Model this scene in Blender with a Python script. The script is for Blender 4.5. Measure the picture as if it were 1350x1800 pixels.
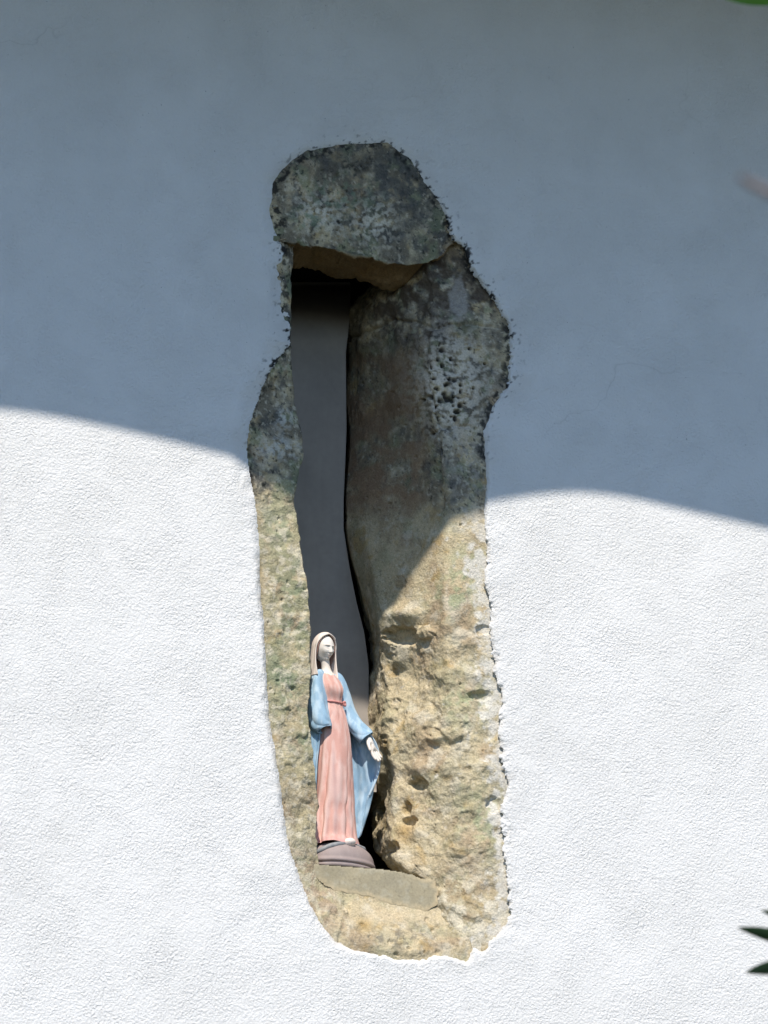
import bpy, math, random
import numpy as np
from mathutils import Vector, Matrix

# ---------------------------------------------------------------- camera, sky, sun, exposure
for o in list(bpy.data.objects):
    bpy.data.objects.remove(o)
scene = bpy.context.scene
COL = scene.collection
R = math.radians

CAM_AZ, CAM_EL, CAM_DIST = R(18), R(18), 7.0
TARGET = np.array([0.0, 0.0, 3.8])
FW = np.array([math.sin(CAM_AZ) * math.cos(CAM_EL), math.cos(CAM_AZ) * math.cos(CAM_EL), math.sin(CAM_EL)])
RT = np.array([math.cos(CAM_AZ), -math.sin(CAM_AZ), 0.0])
UP = np.cross(RT, FW)
CPOS = TARGET - FW * CAM_DIST
HALF = 0.9 / CAM_DIST                      # tan of half the vertical field of view
cam_data = bpy.data.cameras.new('camera')
cam = bpy.data.objects.new('camera', cam_data)
COL.objects.link(cam)
cam.matrix_world = Matrix(((RT[0], UP[0], -FW[0], CPOS[0]), (RT[1], UP[1], -FW[1], CPOS[1]),
                           (RT[2], UP[2], -FW[2], CPOS[2]), (0, 0, 0, 1)))
cam_data.sensor_fit = 'VERTICAL'
cam_data.sensor_height = 24.0
cam_data.lens = 12.0 / HALF
cam_data.clip_end = 2000
cam_data.dof.use_dof = True
cam_data.dof.focus_distance = 7.02
cam_data.dof.aperture_fstop = 5.6
scene.camera = cam

SUN_AZ, SUN_EL = R(20), R(50)              # from the left of the wall's normal
SUN = np.array([-math.sin(SUN_AZ) * math.cos(SUN_EL), -math.cos(SUN_AZ) * math.cos(SUN_EL), math.sin(SUN_EL)])
world = bpy.data.worlds.new('World')
scene.world = world
world.use_nodes = True
wn = world.node_tree
sky = wn.nodes.new('ShaderNodeTexSky')
sky.sky_type = 'NISHITA'
sky.sun_disc = False
sky.sun_elevation = SUN_EL
sky.sun_rotation = R(180) + SUN_AZ
sky.dust_density = 0.3
sky.air_density = 1.0
sky.ozone_density = 6.0
wn.links.new(sky.outputs[0], wn.nodes['Background'].inputs[0])
wn.nodes['Background'].inputs[1].default_value = 0.145
sun_data = bpy.data.lights.new('sun', 'SUN')
sun_data.energy = 4.65
sun_data.angle = R(0.55)
sun_data.color = (1.0, 0.93, 0.835)
sun = bpy.data.objects.new('sun', sun_data)
COL.objects.link(sun)
sun.rotation_euler = Vector(SUN).to_track_quat('Z', 'Y').to_euler()
sun.location = (-3, -6, 9)
vs = scene.view_settings
vs.view_transform = 'Standard'
vs.look = 'None'
vs.exposure = 0.1
vs.gamma = 1.0
vs.use_curve_mapping = False
random.seed(5)
rng = np.random.default_rng(7)

# ---------------------------------------------------------------- helpers
def at(u, v, y):
    """world point at distance y behind the wall plane, seen at photo position (u, v) of 1350 x 1800"""
    u = np.asarray(u, float); v = np.asarray(v, float); y = np.asarray(y, float)
    a = (u - 675) / 900 * HALF; b = (900 - v) / 900 * HALF
    d = FW + a[..., None] * RT + b[..., None] * UP
    t = (y - CPOS[1]) / d[..., 1]
    return CPOS + d * t[..., None]

def pix(p):
    q = np.asarray(p) - CPOS
    dz = q @ FW
    return 675 + (q @ RT) / dz / HALF * 900, 900 - (q @ UP) / dz / HALF * 900

_perm = rng.permutation(256).astype(np.int64)
_perm = np.concatenate([_perm, _perm, _perm])
_grad = rng.normal(size=(256, 3)); _grad /= np.linalg.norm(_grad, axis=1)[:, None]

def noise(p):
    """gradient noise, about -1..1, on an array (..., 3)"""
    p = np.asarray(p, float)
    i = np.floor(p).astype(np.int64); f = p - i
    i &= 255
    w = f * f * f * (f * (f * 6 - 15) + 10)
    out = 0
    for dx in (0, 1):
        for dy in (0, 1):
            for dz in (0, 1):
                h = _perm[_perm[_perm[(i[..., 0] + dx) & 255] + ((i[..., 1] + dy) & 255)] + ((i[..., 2] + dz) & 255)]
                g = _grad[h]
                d = (f - np.array([dx, dy, dz]))
                wt = (w[..., 0] if dx else 1 - w[..., 0]) * (w[..., 1] if dy else 1 - w[..., 1]) * (w[..., 2] if dz else 1 - w[..., 2])
                out = out + wt * (g * d).sum(-1)
    return out * 1.6

def fbm(p, octaves=4, gain=0.5):
    a, s, out = 1.0, 1.0, 0
    for k in range(octaves):
        out = out + a * noise(np.asarray(p) * s + 17.3 * k)
        a *= gain; s *= 2.03
    return out

def noise2(u, v, s, z=0.0, octaves=3, gain=0.5):
    return fbm(np.stack([u / s, v / s, np.full(np.shape(u), z)], -1), octaves, gain)

def sstep(a, b, x):
    t = np.clip((x - a) / (b - a), 0, 1)
    return t * t * (3 - 2 * t)

def curve(pts, x):
    """smooth interpolation of (x, y) control points"""
    pts = np.array(sorted(pts), float)
    X, Y = pts[:, 0], pts[:, 1]
    m = np.gradient(Y, X)
    x = np.asarray(x, float)
    xc = np.clip(x, X[0], X[-1])
    k = np.clip(np.searchsorted(X, xc) - 1, 0, len(X) - 2)
    h = X[k + 1] - X[k]; t = (xc - X[k]) / h
    return ((2*t**3 - 3*t**2 + 1) * Y[k] + (t**3 - 2*t**2 + t) * h * m[k] + (-2*t**3 + 3*t**2) * Y[k + 1] + (t**3 - t**2) * h * m[k + 1])

def make_mesh(name, verts, faces, smooth=True, color=None):
    verts = np.asarray(verts, np.float32).reshape(-1, 3)
    me = bpy.data.meshes.new(name)
    if isinstance(faces, np.ndarray):
        n, k = faces.shape
        me.vertices.add(len(verts)); me.vertices.foreach_set('co', verts.ravel())
        me.loops.add(n * k); me.loops.foreach_set('vertex_index', faces.astype(np.int32).ravel())
        me.polygons.add(n); me.polygons.foreach_set('loop_start', np.arange(0, n * k, k, dtype=np.int32))
        me.polygons.foreach_set('loop_total', np.full(n, k, np.int32))
        me.update(calc_edges=True)
    else:
        me.from_pydata([tuple(map(float, q)) for q in verts], [], faces)
    if smooth:
        me.polygons.foreach_set('use_smooth', np.ones(len(me.polygons), bool))
    if color is not None:
        c = np.ones((len(verts), 4), np.float32); c[:, :3] = np.asarray(color).reshape(-1, 3)
        a = me.color_attributes.new('tint', 'FLOAT_COLOR', 'POINT')
        a.data.foreach_set('color', c.ravel())
    me.validate()
    return me

def link(name, me, mat, parent=None, label=None):
    o = bpy.data.objects.new(name, me)
    COL.objects.link(o)
    if me is not None and mat is not None and len(me.materials) == 0:
        me.materials.append(mat)
    if parent is not None:
        o.parent = parent
    if label:
        o['label'] = label
    return o

def grid_faces(nr, nc, close=False):
    r = np.arange(nr - 1)[:, None]; c = np.arange(nc if close else nc - 1)[None, :]
    c2 = (c + 1) % nc
    return np.stack([r * nc + c, r * nc + c2, (r + 1) * nc + c2, (r + 1) * nc + c], -1).reshape(-1, 4)

def sub_mesh(verts, faces):
    """drop the vertices that no face uses; returns verts, faces, index of kept"""
    used = np.unique(faces)
    remap = np.full(len(verts), -1); remap[used] = np.arange(len(used))
    return verts[used], remap[faces], used

def normals_of(P):
    du = np.gradient(P, axis=1); dv = np.gradient(P, axis=0)
    n = np.cross(du, dv)
    n /= np.linalg.norm(n, axis=-1)[..., None] + 1e-12
    flip = (n @ FW) > 0
    n[flip] *= -1
    return n

def poly_sd(u, v, poly):
    """signed distance to a polygon in photo pixels, negative inside"""
    poly = np.asarray(poly, float)
    sh = np.shape(u); u = np.ravel(u); v = np.ravel(v)
    best = np.full(u.shape, 1e18); inside = np.zeros(u.shape, bool)
    for i in range(len(poly)):
        ax, ay = poly[i]; bx, by = poly[(i + 1) % len(poly)]
        ex, ey = bx - ax, by - ay
        t = np.clip(((u - ax) * ex + (v - ay) * ey) / (ex * ex + ey * ey + 1e-9), 0, 1)
        best = np.minimum(best, (u - ax - t * ex) ** 2 + (v - ay - t * ey) ** 2)
        cond = (ay > v) != (by > v)
        with np.errstate(divide='ignore', invalid='ignore'):
            xi = ax + (v - ay) / (by - ay if by != ay else 1e-9) * ex
        inside ^= cond & (u < xi)
    d = np.sqrt(best)
    return np.where(inside, -d, d).reshape(sh)

def blob(u, v, cu, cv, ru, rv):
    return np.exp(-(((u - cu) / ru) ** 2 + ((v - cv) / rv) ** 2))

# ---------------------------------------------------------------- materials
def new_mat(name):
    m = bpy.data.materials.new(name); m.use_nodes = True
    nt = m.node_tree
    return m, nt, nt.nodes['Principled BSDF']

def node(nt, kind, **kw):
    n = nt.nodes.new(kind)
    for k, v in kw.items():
        if k.startswith('i_'):
            n.inputs[k[2:].replace('_', ' ')].default_value = v
        else:
            setattr(n, k, v)
    return n

def ramp(nt, fac, stops):
    r = nt.nodes.new('ShaderNodeValToRGB')
    els = r.color_ramp.elements
    while len(els) > len(stops): els.remove(els[-1])
    while len(els) < len(stops): els.new(0.5)
    for e, (p, c) in zip(els, stops):
        e.position = p; e.color = (*c, 1) if len(c) == 3 else c
    nt.links.new(fac, r.inputs[0])
    return r.outputs[0]

def mixc(nt, fac, a, b, mode='MIX'):
    m = nt.nodes.new('ShaderNodeMix'); m.data_type = 'RGBA'; m.blend_type = mode
    for sock, val in ((m.inputs[0], fac), (m.inputs[6], a), (m.inputs[7], b)):
        if hasattr(val, 'is_linked') or isinstance(val, bpy.types.NodeSocket):
            nt.links.new(val, sock)
        else:
            sock.default_value = val if not isinstance(val, tuple) else (*val, 1) if len(val) == 3 else val
    return m.outputs[2]

def coords(nt):
    return node(nt, 'ShaderNodeTexCoord').outputs['Object']

def noise_tex(nt, co, scale, detail=4, rough=0.55, dist=0.0):
    n = node(nt, 'ShaderNodeTexNoise'); n.inputs['Scale'].default_value = scale
    n.inputs['Detail'].default_value = detail; n.inputs['Roughness'].default_value = rough
    n.inputs['Distortion'].default_value = dist
    nt.links.new(co, n.inputs['Vector'])
    return n.outputs[0]

def bump(nt, height, strength, dist, normal=None):
    b = node(nt, 'ShaderNodeBump'); b.inputs['Strength'].default_value = strength
    b.inputs['Distance'].default_value = dist
    nt.links.new(height, b.inputs['Height'])
    if normal is not None: nt.links.new(normal, b.inputs['Normal'])
    return b.outputs[0]

def tint_mat(name, rough=0.9, spec=0.2, grain=0.25, grain_scale=420, bump_amt=0.5, bump_scale=260, bump_dist=0.002):
    m, nt, b = new_mat(name)
    co = coords(nt)
    vc = node(nt, 'ShaderNodeVertexColor', layer_name='tint').outputs[0]
    n = noise_tex(nt, co, grain_scale, 3, 0.6)
    g = ramp(nt, n, [(0.25, (1 - grain,) * 3), (0.75, (1 + grain * 0.6,) * 3)])
    nt.links.new(mixc(nt, 1.0, vc, g, 'MULTIPLY'), b.inputs['Base Color'])
    b.inputs['Roughness'].default_value = rough
    b.inputs['Specular IOR Level'].default_value = spec
    if bump_amt:
        nt.links.new(bump(nt, noise_tex(nt, co, bump_scale, 4, 0.6), bump_amt, bump_dist), b.inputs['Normal'])
    return m

M_STONE = tint_mat('weathered_stone', 0.95, 0.1, 0.3, 330, 0.8, 240, 0.003)
M_PAINT = tint_mat('painted_plaster', 0.62, 0.3, 0.07, 500, 0.22, 700, 0.0006)
M_CEMENT = tint_mat('cement', 0.92, 0.1, 0.16, 260, 0.45, 220, 0.0012)
M_SLAB = tint_mat('grey_slab', 0.85, 0.2, 0.06, 90, 0.2, 160, 0.0008)

m, nt, b = new_mat('white_stucco'); M_STUCCO = m
co = coords(nt)
vc = node(nt, 'ShaderNodeVertexColor', layer_name='tint').outputs[0]
fine = noise_tex(nt, co, 225, 3, 0.6, 0.5)
mid = noise_tex(nt, co, 46, 3, 0.5, 0.8)
big = noise_tex(nt, co, 6, 3, 0.5)
speck = noise_tex(nt, co, 210, 2, 0.5)
c1 = mixc(nt, 1.0, vc, ramp(nt, big, [(0.3, (0.93, 0.93, 0.925)), (0.7, (1, 1, 1))]), 'MULTIPLY')
c2 = mixc(nt, 1.0, c1, ramp(nt, speck, [(0.23, (0.4, 0.4, 0.42)), (0.275, (1, 1, 1))]), 'MULTIPLY')
wob = node(nt, 'ShaderNodeVectorMath', operation='MULTIPLY_ADD')
wn_ = node(nt, 'ShaderNodeTexNoise'); wn_.inputs['Scale'].default_value = 5.0; wn_.inputs['Detail'].default_value = 4
nt.links.new(co, wn_.inputs['Vector']); nt.links.new(wn_.outputs[1], wob.inputs[0]); wob.inputs[1].default_value = (0.25, 0.25, 0.25); nt.links.new(co, wob.inputs[2])
vor = node(nt, 'ShaderNodeTexVoronoi', feature='DISTANCE_TO_EDGE'); vor.inputs['Scale'].default_value = 2.6
nt.links.new(wob.outputs[0], vor.inputs['Vector'])
line = ramp(nt, vor.outputs[0], [(0.0, (1, 1, 1)), (0.0045, (0, 0, 0))])
cmask = ramp(nt, noise_tex(nt, co, 3.1, 2, 0.5), [(0.60, (0, 0, 0)), (0.68, (0.3, 0.3, 0.3))])
crack = mixc(nt, 1.0, line, cmask, 'MULTIPLY')
c2 = mixc(nt, crack, c2, (0.45, 0.44, 0.43))
nt.links.new(c2, b.inputs['Base Color'])
b.inputs['Roughness'].default_value = 0.92
b.inputs['Specular IOR Level'].default_value = 0.15
n1 = bump(nt, mid, 0.22, 0.006)
sweep = noise_tex(nt, co, 9, 3, 0.55, 1.5)
amt = ramp(nt, sweep, [(0.32, (0.6,) * 3), (0.66, (0.95,) * 3)])
bn = node(nt, 'ShaderNodeBump'); bn.inputs['Distance'].default_value = 0.0042
nt.links.new(amt, bn.inputs['Strength']); nt.links.new(fine, bn.inputs['Height']); nt.links.new(n1, bn.inputs['Normal'])
nt.links.new(bn.outputs[0], b.inputs['Normal'])

def plain_mat(name, c1, c2, scale, rough=0.9, bump_amt=0.4, bump_dist=0.01, trans=0.0):
    m, nt, b = new_mat(name)
    co = coords(nt)
    nt.links.new(ramp(nt, noise_tex(nt, co, scale, 5, 0.6), [(0.3, c1), (0.7, c2)]), b.inputs['Base Color'])
    b.inputs['Roughness'].default_value = rough
    if bump_amt:
        nt.links.new(bump(nt, noise_tex(nt, co, scale * 4, 4, 0.6), bump_amt, bump_dist), b.inputs['Normal'])
    if trans:
        out = nt.nodes['Material Output']
        t = node(nt, 'ShaderNodeBsdfTranslucent'); t.inputs[0].default_value = (*[x * 1.3 for x in c2], 1)
        mx = node(nt, 'ShaderNodeMixShader'); mx.inputs[0].default_value = trans
        nt.links.new(b.outputs[0], mx.inputs[1]); nt.links.new(t.outputs[0], mx.inputs[2])
        nt.links.new(mx.outputs[0], out.inputs[0])
    return m

M_GROUND = plain_mat('rough_grass', (0.03, 0.04, 0.025), (0.055, 0.06, 0.04), 3.0)
M_WOOD = plain_mat('roof_wood', (0.10, 0.07, 0.05), (0.18, 0.13, 0.09), 9.0)
M_TILE = plain_mat('dark_boards', (0.07, 0.055, 0.045), (0.12, 0.095, 0.075), 12.0)
M_DARK = plain_mat('shade_black_masonry', (0.02, 0.018, 0.016), (0.05, 0.045, 0.038), 14.0)  # near-black: the shade of the cavity is put into the colour

# ---------------------------------------------------------------- ground
g = link('ground', make_mesh('ground', [(-400, -400, 0), (400, -400, 0), (400, 400, 0), (-400, 400, 0)], [(0, 1, 2, 3)], False), M_GROUND)
g['kind'] = 'structure'

# ---------------------------------------------------------------- house: stucco wall with the hole
house = link('house', None, None)
house['label'] = 'white stucco house wall with a tall ragged slit niche of bare stone'
house['category'] = 'house'

OUT = [(545,272),(600,262),(680,259),(712,282),(745,325),(778,375),(790,412),(815,440),(830,480),(868,530),(890,575),(896,620),
       (885,680),(862,715),(845,760),(850,800),(855,850),(850,890),(852,940),(856,960),(852,1000),(860,1060),(868,1110),(870,1160),
       (878,1230),(885,1300),(888,1380),(885,1430),(890,1480),(892,1560),(888,1620),(866,1640),(846,1668),(832,1664),(818,1683),(800,1680),(720,1690),
       (660,1678),(620,1665),(590,1655),(565,1625),(545,1590),(520,1520),(508,1480),(497,1410),(482,1310),(472,1250),(468,1150),
       (460,1060),(457,980),(452,900),(440,840),(434,790),(440,740),(462,680),(490,630),(509,606),(511,575),(508,545),(504,490),
       (501,430),(496,370),(502,332),(521,294)]
U0, U1, V0, V1 = 360.0, 970.0, 190.0, 1750.0
STEP = 1.55
us = np.linspace(U0, U1, int((U1 - U0) / STEP)); vsn = np.linspace(V0, V1, int((V1 - V0) / STEP))
UU, VV = np.meshgrid(us, vsn)
sd = poly_sd(UU, VV, OUT)
upright = blob(UU, VV, 800, 380, 90, 160) + blob(UU, VV, 890, 640, 60, 140)
lowright = sstep(830, 870, UU) * sstep(900, 1000, VV)
topleft = sstep(640, 560, UU) * sstep(700, 600, VV) * sstep(240, 320, VV)
bottom = sstep(1640, 1680, VV)
amp_f = 0.8 + (5.0 * np.clip(upright, 0, 1) + 4.0 * lowright + 2.0 * bottom + 2.0 * topleft) * sstep(-0.35, 0.5, noise2(UU, VV, 55, 21.0, 2))
sdn = sd + (2.0 + 10 * lowright + 5 * bottom) * noise2(UU, VV, 75, 1.0, 5, 0.62) + amp_f * noise2(UU, VV, 13, 4.0, 4, 0.5)
keep_v = sdn > 0
wroll = 10 + 2 * lowright + 6 * np.clip(noise2(UU, VV, 40, 15.0, 2), -0.8, 1) + 42 * sstep(600, 480, UU) * sstep(720, 560, VV) * sstep(250, 330, VV) + 24 * sstep(500, 420, UU) * sstep(640, 700, VV) * sstep(980, 840, VV) + 16 * sstep(340, 260, VV)
droll = 0.0095 - 0.005 * lowright + 0.018 * np.clip((wroll - 28) / 30, 0, 1)
roll = droll * np.clip(1 - np.clip(sdn, 0, None) / wroll, 0, 1) ** 2
win = sstep(0, 60, UU - U0) * sstep(0, 60, U1 - UU) * sstep(0, 60, VV - V0) * sstep(0, 60, V1 - VV)
und = win * (0.0016 * noise2(UU, VV, 120, 9.0, 3) + 0.0011 * np.exp(-np.clip(sd, 0, None) / 28) * noise2(UU, VV, 22, 2.0, 3))
yy = roll + und
P = at(UU, VV, yy)
near = np.exp(-np.clip(sd, 0, None) / 15.0)
far = np.exp(-np.clip(sd, 0, None) / 40.0)
mould = (upright * 1.1 + topleft * 0.8 + sstep(330, 250, VV) * 0.9 + 0.35 * sstep(900, 600, VV) + 0.1)
nz = noise2(UU, VV, 9, 12.0, 3, 0.5)
spk = np.clip(sstep(0.25, 0.62, nz + 0.75 * near * np.clip(mould, 0, 1.1) * (0.5 + 1.1 * sstep(-0.2, 0.5, noise2(UU, VV, 50, 31.0, 2))) - 0.35) * near * 1.6 * np.clip(mould, 0, 1), 0, 1)
stain = 0.3 * far * sstep(-0.2, 0.7, noise2(UU, VV, 60, 3.0, 4)) * np.clip(mould + 0.15, 0, 1)
base = np.array([0.805, 0.80, 0.79]); dirt = np.array([0.035, 0.034, 0.034]); tan = np.array([0.50, 0.45, 0.38])
colr = base * (1 - stain[..., None]) + tan * stain[..., None]
low = sstep(880, 960, VV) * np.exp(-np.clip(sdn, 0, None) / 5.0) * sstep(-0.3, 0.5, noise2(UU, VV, 16, 8.0, 3)) * 0.55
colr = colr * (1 - low[..., None]) + np.array([0.42, 0.36, 0.27]) * low[..., None]
colr = colr * (1 - spk[..., None]) + dirt * spk[..., None]
F = grid_faces(*UU.shape)
F = F[keep_v.ravel()[F].all(1)]
vz, fz, used = sub_mesh(P.reshape(-1, 3), F)
cz = colr.reshape(-1, 3)[used]
# the rest of the facade, flush with the dense zone
q = at(np.array([U0, U1, U1, U0]), np.array([V0, V0, V1, V1]), np.zeros(4))
W = np.array([(-6.5, 0, 0), (6.5, 0, 0), (6.5, 0, 6.4), (-6.5, 0, 6.4)])
n0 = len(vz)
ev = np.concatenate([W[3:4], W[2:3], W[1:2], W[0:1], q])       # tl tr br bl, then zone tl tr br bl
ef = np.array([[0, 1, 5, 4], [1, 2, 6, 5], [2, 3, 7, 6], [3, 0, 4, 7]]) + n0
allv = np.concatenate([vz, ev]); allc = np.concatenate([cz, np.tile(base, (8, 1))])
fall = np.concatenate([fz[:, ::-1], ef])
wall = link('wall', make_mesh('wall', allv, fall, True, allc), M_STUCCO, house)

# ---------------------------------------------------------------- stones of the niche
SAND = np.array([0.61, 0.51, 0.33]); BROWN = np.array([0.43, 0.33, 0.205]); PALE = np.array([0.70, 0.635, 0.495])
GREY = np.array([0.22, 0.19, 0.14]); DGREY = np.array([0.11, 0.11, 0.105]); BLACK = np.array([0.03, 0.029, 0.028])
GREEN = np.array([0.27, 0.30, 0.18]); OCHRE = np.array([0.46, 0.30, 0.10]); WHITE = np.array([0.72, 0.69, 0.62])

def lay(c, col, a):
    a = np.clip(a, 0, 1)[..., None]
    return c * (1 - a) + col * a

def stone_colour(u, v, p, grey):
    """grey: 0 = clean sandstone, 1 = grey with lichen and, on the jambs, some shade painted in"""
    q = p * 1000
    c = np.broadcast_to(SAND, (*u.shape, 3)).copy()
    c = lay(c, BROWN, 0.6 * sstep(-0.1, 0.7, fbm(q / 60 + 3, 4)))
    c = lay(c, np.array([0.50, 0.45, 0.31]), 0.8 * sstep(-0.15, 0.55, fbm(q / 150 + 81, 3)))
    c = lay(c, np.array([0.42, 0.31, 0.20]), 0.7 * sstep(0.1, 0.6, fbm(q / 100 + 91, 4)))
    c = lay(c, PALE, 0.65 * sstep(0.1, 0.7, fbm(q / 34 + 9, 4)))
    c = lay(c, OCHRE, 0.5 * sstep(0.3, 0.75, fbm(q / 40 + 21, 3)))
    g = np.clip(grey, 0, 1)
    c = lay(c, GREY, g * sstep(-0.55, 0.25, fbm(q / 45 + 31, 4)) * 0.95)
    c = lay(c, DGREY, g * 0.8 * sstep(0.0, 0.6, fbm(q / 30 + 41, 4)))
    c = lay(c, GREEN, (0.22 + 0.4 * g) * sstep(0.15, 0.6, fbm(q / 42 + 51, 4)))
    c = lay(c, PALE, (0.30 + 0.25 * g) * sstep(0.32, 0.55, fbm(q / 9 + 61, 3)))
    c = lay(c, BLACK, (0.25 + 0.5 * g) * sstep(0.42, 0.62, fbm(q / 7 + 71, 3)))
    return c

def relief(q, big=10.0, mid=2.0, fine=0.8):
    """height in metres over points q in millimetres"""
    r = 1 - np.abs(fbm(q / 48 + 5, 3)) * 1.4
    return 0.001 * (big * noise(q / 110) + 0.35 * big * fbm(q / 60 + 3, 2) + mid * 1.2 * (r - 0.55) + mid * fbm(q / 22 + 7, 3) + fine * fbm(q / 7 + 13, 3, 0.6))

def facets(q, size, seed=0):
    """random tilted planes, softly joined: hewn rock; about -1..1"""
    sh = q.shape[:-1]
    p = (q / size).reshape(-1, 3) + 0.25 * np.stack([fbm(q.reshape(-1, 3) / (size * 0.8) + 3.1 * k, 2) for k in range(3)], -1)
    i = np.floor(p).astype(np.int64)
    num = np.zeros(len(p)); den = np.zeros(len(p))
    for dx in (-1, 0, 1):
        for dy in (-1, 0, 1):
            for dz in (-1, 0, 1):
                c = i + np.array([dx, dy, dz])
                h = _perm[_perm[_perm[(c[:, 0] + seed) & 255] + (c[:, 1] & 255)] + (c[:, 2] & 255)]
                ctr = c + 0.5 + 0.45 * _grad[h]
                g = _grad[(h * 7 + 31) & 255]
                d = p - ctr
                w = np.exp(-14.0 * np.sqrt((d ** 2).sum(1)))
                num += w * ((d * g).sum(1) * 1.5 + 0.5 * g[:, 0]); den += w
    return (num / den).reshape(sh)

def pits(u, v, cu, cv, su, sv, n, r0, r1, seed):
    g = np.random.default_rng(seed)
    m = np.zeros(u.shape)
    for k in range(n):
        a, b_ = g.normal(cu, su), g.normal(cv, sv); r = g.uniform(r0, r1); e = g.uniform(0.7, 1.3)
        sel = (np.abs(u - a) < r * 3) & (np.abs(v - b_) < r * 3)
        if sel.any():
            d = np.sqrt(((u[sel] - a) / e) ** 2 + ((v[sel] - b_) * e) ** 2) / r
            m[sel] = np.maximum(m[sel], sstep(1.25, 0.75, d))
    return m

def stones_from_grid(P, u, v, grey, cuts, names, extra_h=None, extra_c=None, amp=1.0, mat=None):
    """displace a base grid, then cut it into stones along joint lines; cuts = label array per vertex"""
    n = normals_of(P)
    q = P * 1000
    h = relief(q) * amp
    if extra_h is not None: h = h + extra_h
    PD = P + n * h[..., None]
    c = stone_colour(u, v, P, grey)
    if extra_c is not None: c = extra_c(c)
    F = grid_faces(*u.shape)
    fl = cuts.ravel()[F].max(1)
    objs = []
    for k, (nm, lab) in enumerate(names):
        f = F[fl == k]
        if len(f) == 0: continue
        vv_, ff, used = sub_mesh(PD.reshape(-1, 3), f)
        objs.append(link(nm, make_mesh(nm, vv_, ff, True, c.reshape(-1, 3)[used]), mat or M_STONE, wall, lab))
    return objs

def joint_depth(lines, u, v, width=4.0):
    """depth weight along joint polylines"""
    d = np.full(u.shape, 1e9)
    uu = u + 5 * noise2(u, v, 20, 33.0, 3); vv = v + 5 * noise2(u, v, 20, 44.0, 3)
    for pl in lines:
        for (ax, ay), (bx, by) in zip(pl[:-1], pl[1:]):
            ex, ey = bx - ax, by - ay
            t = np.clip(((uu - ax) * ex + (vv - ay) * ey) / (ex * ex + ey * ey), 0, 1)
            d = np.minimum(d, np.hypot(uu - ax - t * ex, vv - ay - t * ey))
    return np.exp(-(d / width) ** 2)

def below(pl, u, v):
    """True where v is below the polyline u->v"""
    pl = np.array(pl, float)
    return (v + 5 * noise2(u, v, 20, 44.0, 3)) > np.interp(u, pl[:, 0], pl[:, 1])

# --- right jamb: columns run from deep inside to under the stucco
UB = [(425,728),(450,722),(470,708),(500,662),(530,634),(560,618),(620,610),(760,612),(880,606),(930,608),(1000,622),(1060,637),(1110,650),
      (1170,655),(1235,650),(1300,652),(1420,652),(1470,656),(1520,684),(1560,740),(1600,770),(1720,790)]
DB = [(425,.16),(500,.24),(1000,.235),(1235,.25),(1480,.25),(1530,.14),(1570,.07),(1620,.04),(1720,.02)]
UM = [(425,735),(500,682),(560,642),(640,632),(760,638),(880,638),(1000,652),(1060,664),(1110,669),(1170,668),(1235,682),(1300,684),(1420,688),(1520,705),(1560,765),(1600,790),(1720,810)]
DM = [(425,.05),(500,.14),(560,.20),(880,.205),(1000,.163),(1060,.155),(1110,.153),(1170,.175),(1235,.14),(1300,.12),(1500,.10),(1560,.045),(1600,.03),(1720,.012)]
UK = [(425,744),(470,750),(500,757),(560,760),(640,752),(760,768),(880,790),(1000,785),(1100,780),(1300,800),(1500,810),(1600,830),(1720,850)]
DK = [(425,.036),(480,.030),(540,.016),(600,.010),(880,.010),(1100,.015),(1300,.018),(1500,.016),(1720,.008)]
UO = [(425,860),(480,880),(530,915),(620,945),(700,925),(760,895),(890,900),(1100,915),(1300,935),(1720,940)]
rows = np.arange(425, 1715, 1.6)
segs = [10, 60, 90, 80]
knots_u = np.stack([curve(UB, rows) - 1, curve(UB, rows), curve(UM, rows), curve(UK, rows), curve(UO, rows)], 1)
knots_d = np.stack([curve(DB, rows) + .06, curve(DB, rows), curve(DM, rows), curve(DK, rows), np.full(len(rows), .0055)], 1)
t = np.concatenate([np.linspace(k, k + 1, s, endpoint=False) for k, s in enumerate(segs)] + [[4.0]])
ki = np.clip(t.astype(int), 0, 3); fr = t - ki
Ur = knots_u[:, ki] * (1 - fr) + knots_u[:, ki + 1] * fr
Dr = knots_d[:, ki] * (1 - fr) + knots_d[:, ki + 1] * fr
ker = np.hanning(17); ker /= ker.sum()
for arr in (Ur, Dr):
    pad = np.pad(arr, ((0, 0), (8, 8)), mode='reflect', reflect_type='odd')
    arr[:] = np.apply_along_axis(lambda a: np.convolve(a, ker, 'valid'), 1, pad)
Vr = np.repeat(rows[:, None], len(t), 1)
Pr = at(Ur, Vr, Dr)
J1 = [(600,600),(640,585),(690,560),(760,578),(830,570),(900,580)]
J2 = [(760,760),(800,745),(850,760),(900,760)]
J3 = [(600,905),(700,930),(780,893),(850,890),(920,890)]
J4 = [(620,1130),(690,1140),(760,1120),(860,1125),(930,1130)]
J5 = [(640,1330),(700,1322),(780,1310),(880,1345),(950,1340)]
J6 = [(650,1505),(720,1500),(800,1512),(880,1490),(950,1490)]
JV = [(755,585),(742,640),(760,700),(775,760),(768,820),(778,892)]
cuts = np.zeros(Ur.shape, int)
nb = sum(below(j, Ur, Vr).astype(int) for j in (J1,))
inner = Ur + 5 * noise2(Ur, Vr, 20, 33.0, 3) < np.interp(Vr, [p[1] for p in JV], [p[0] for p in JV])
b3 = below(J3, Ur, Vr); b1 = below(J1, Ur, Vr); b2 = below(J2, Ur, Vr)
cuts[b1 & inner] = 1
cuts[b1 & ~inner] = 2
cuts[b1 & ~inner & b2] = 3
cuts[b3] = 4
cuts[below(J4, Ur, Vr)] = 5
cuts[below(J5, Ur, Vr)] = 6
cuts[below(J6, Ur, Vr)] = 7
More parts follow.
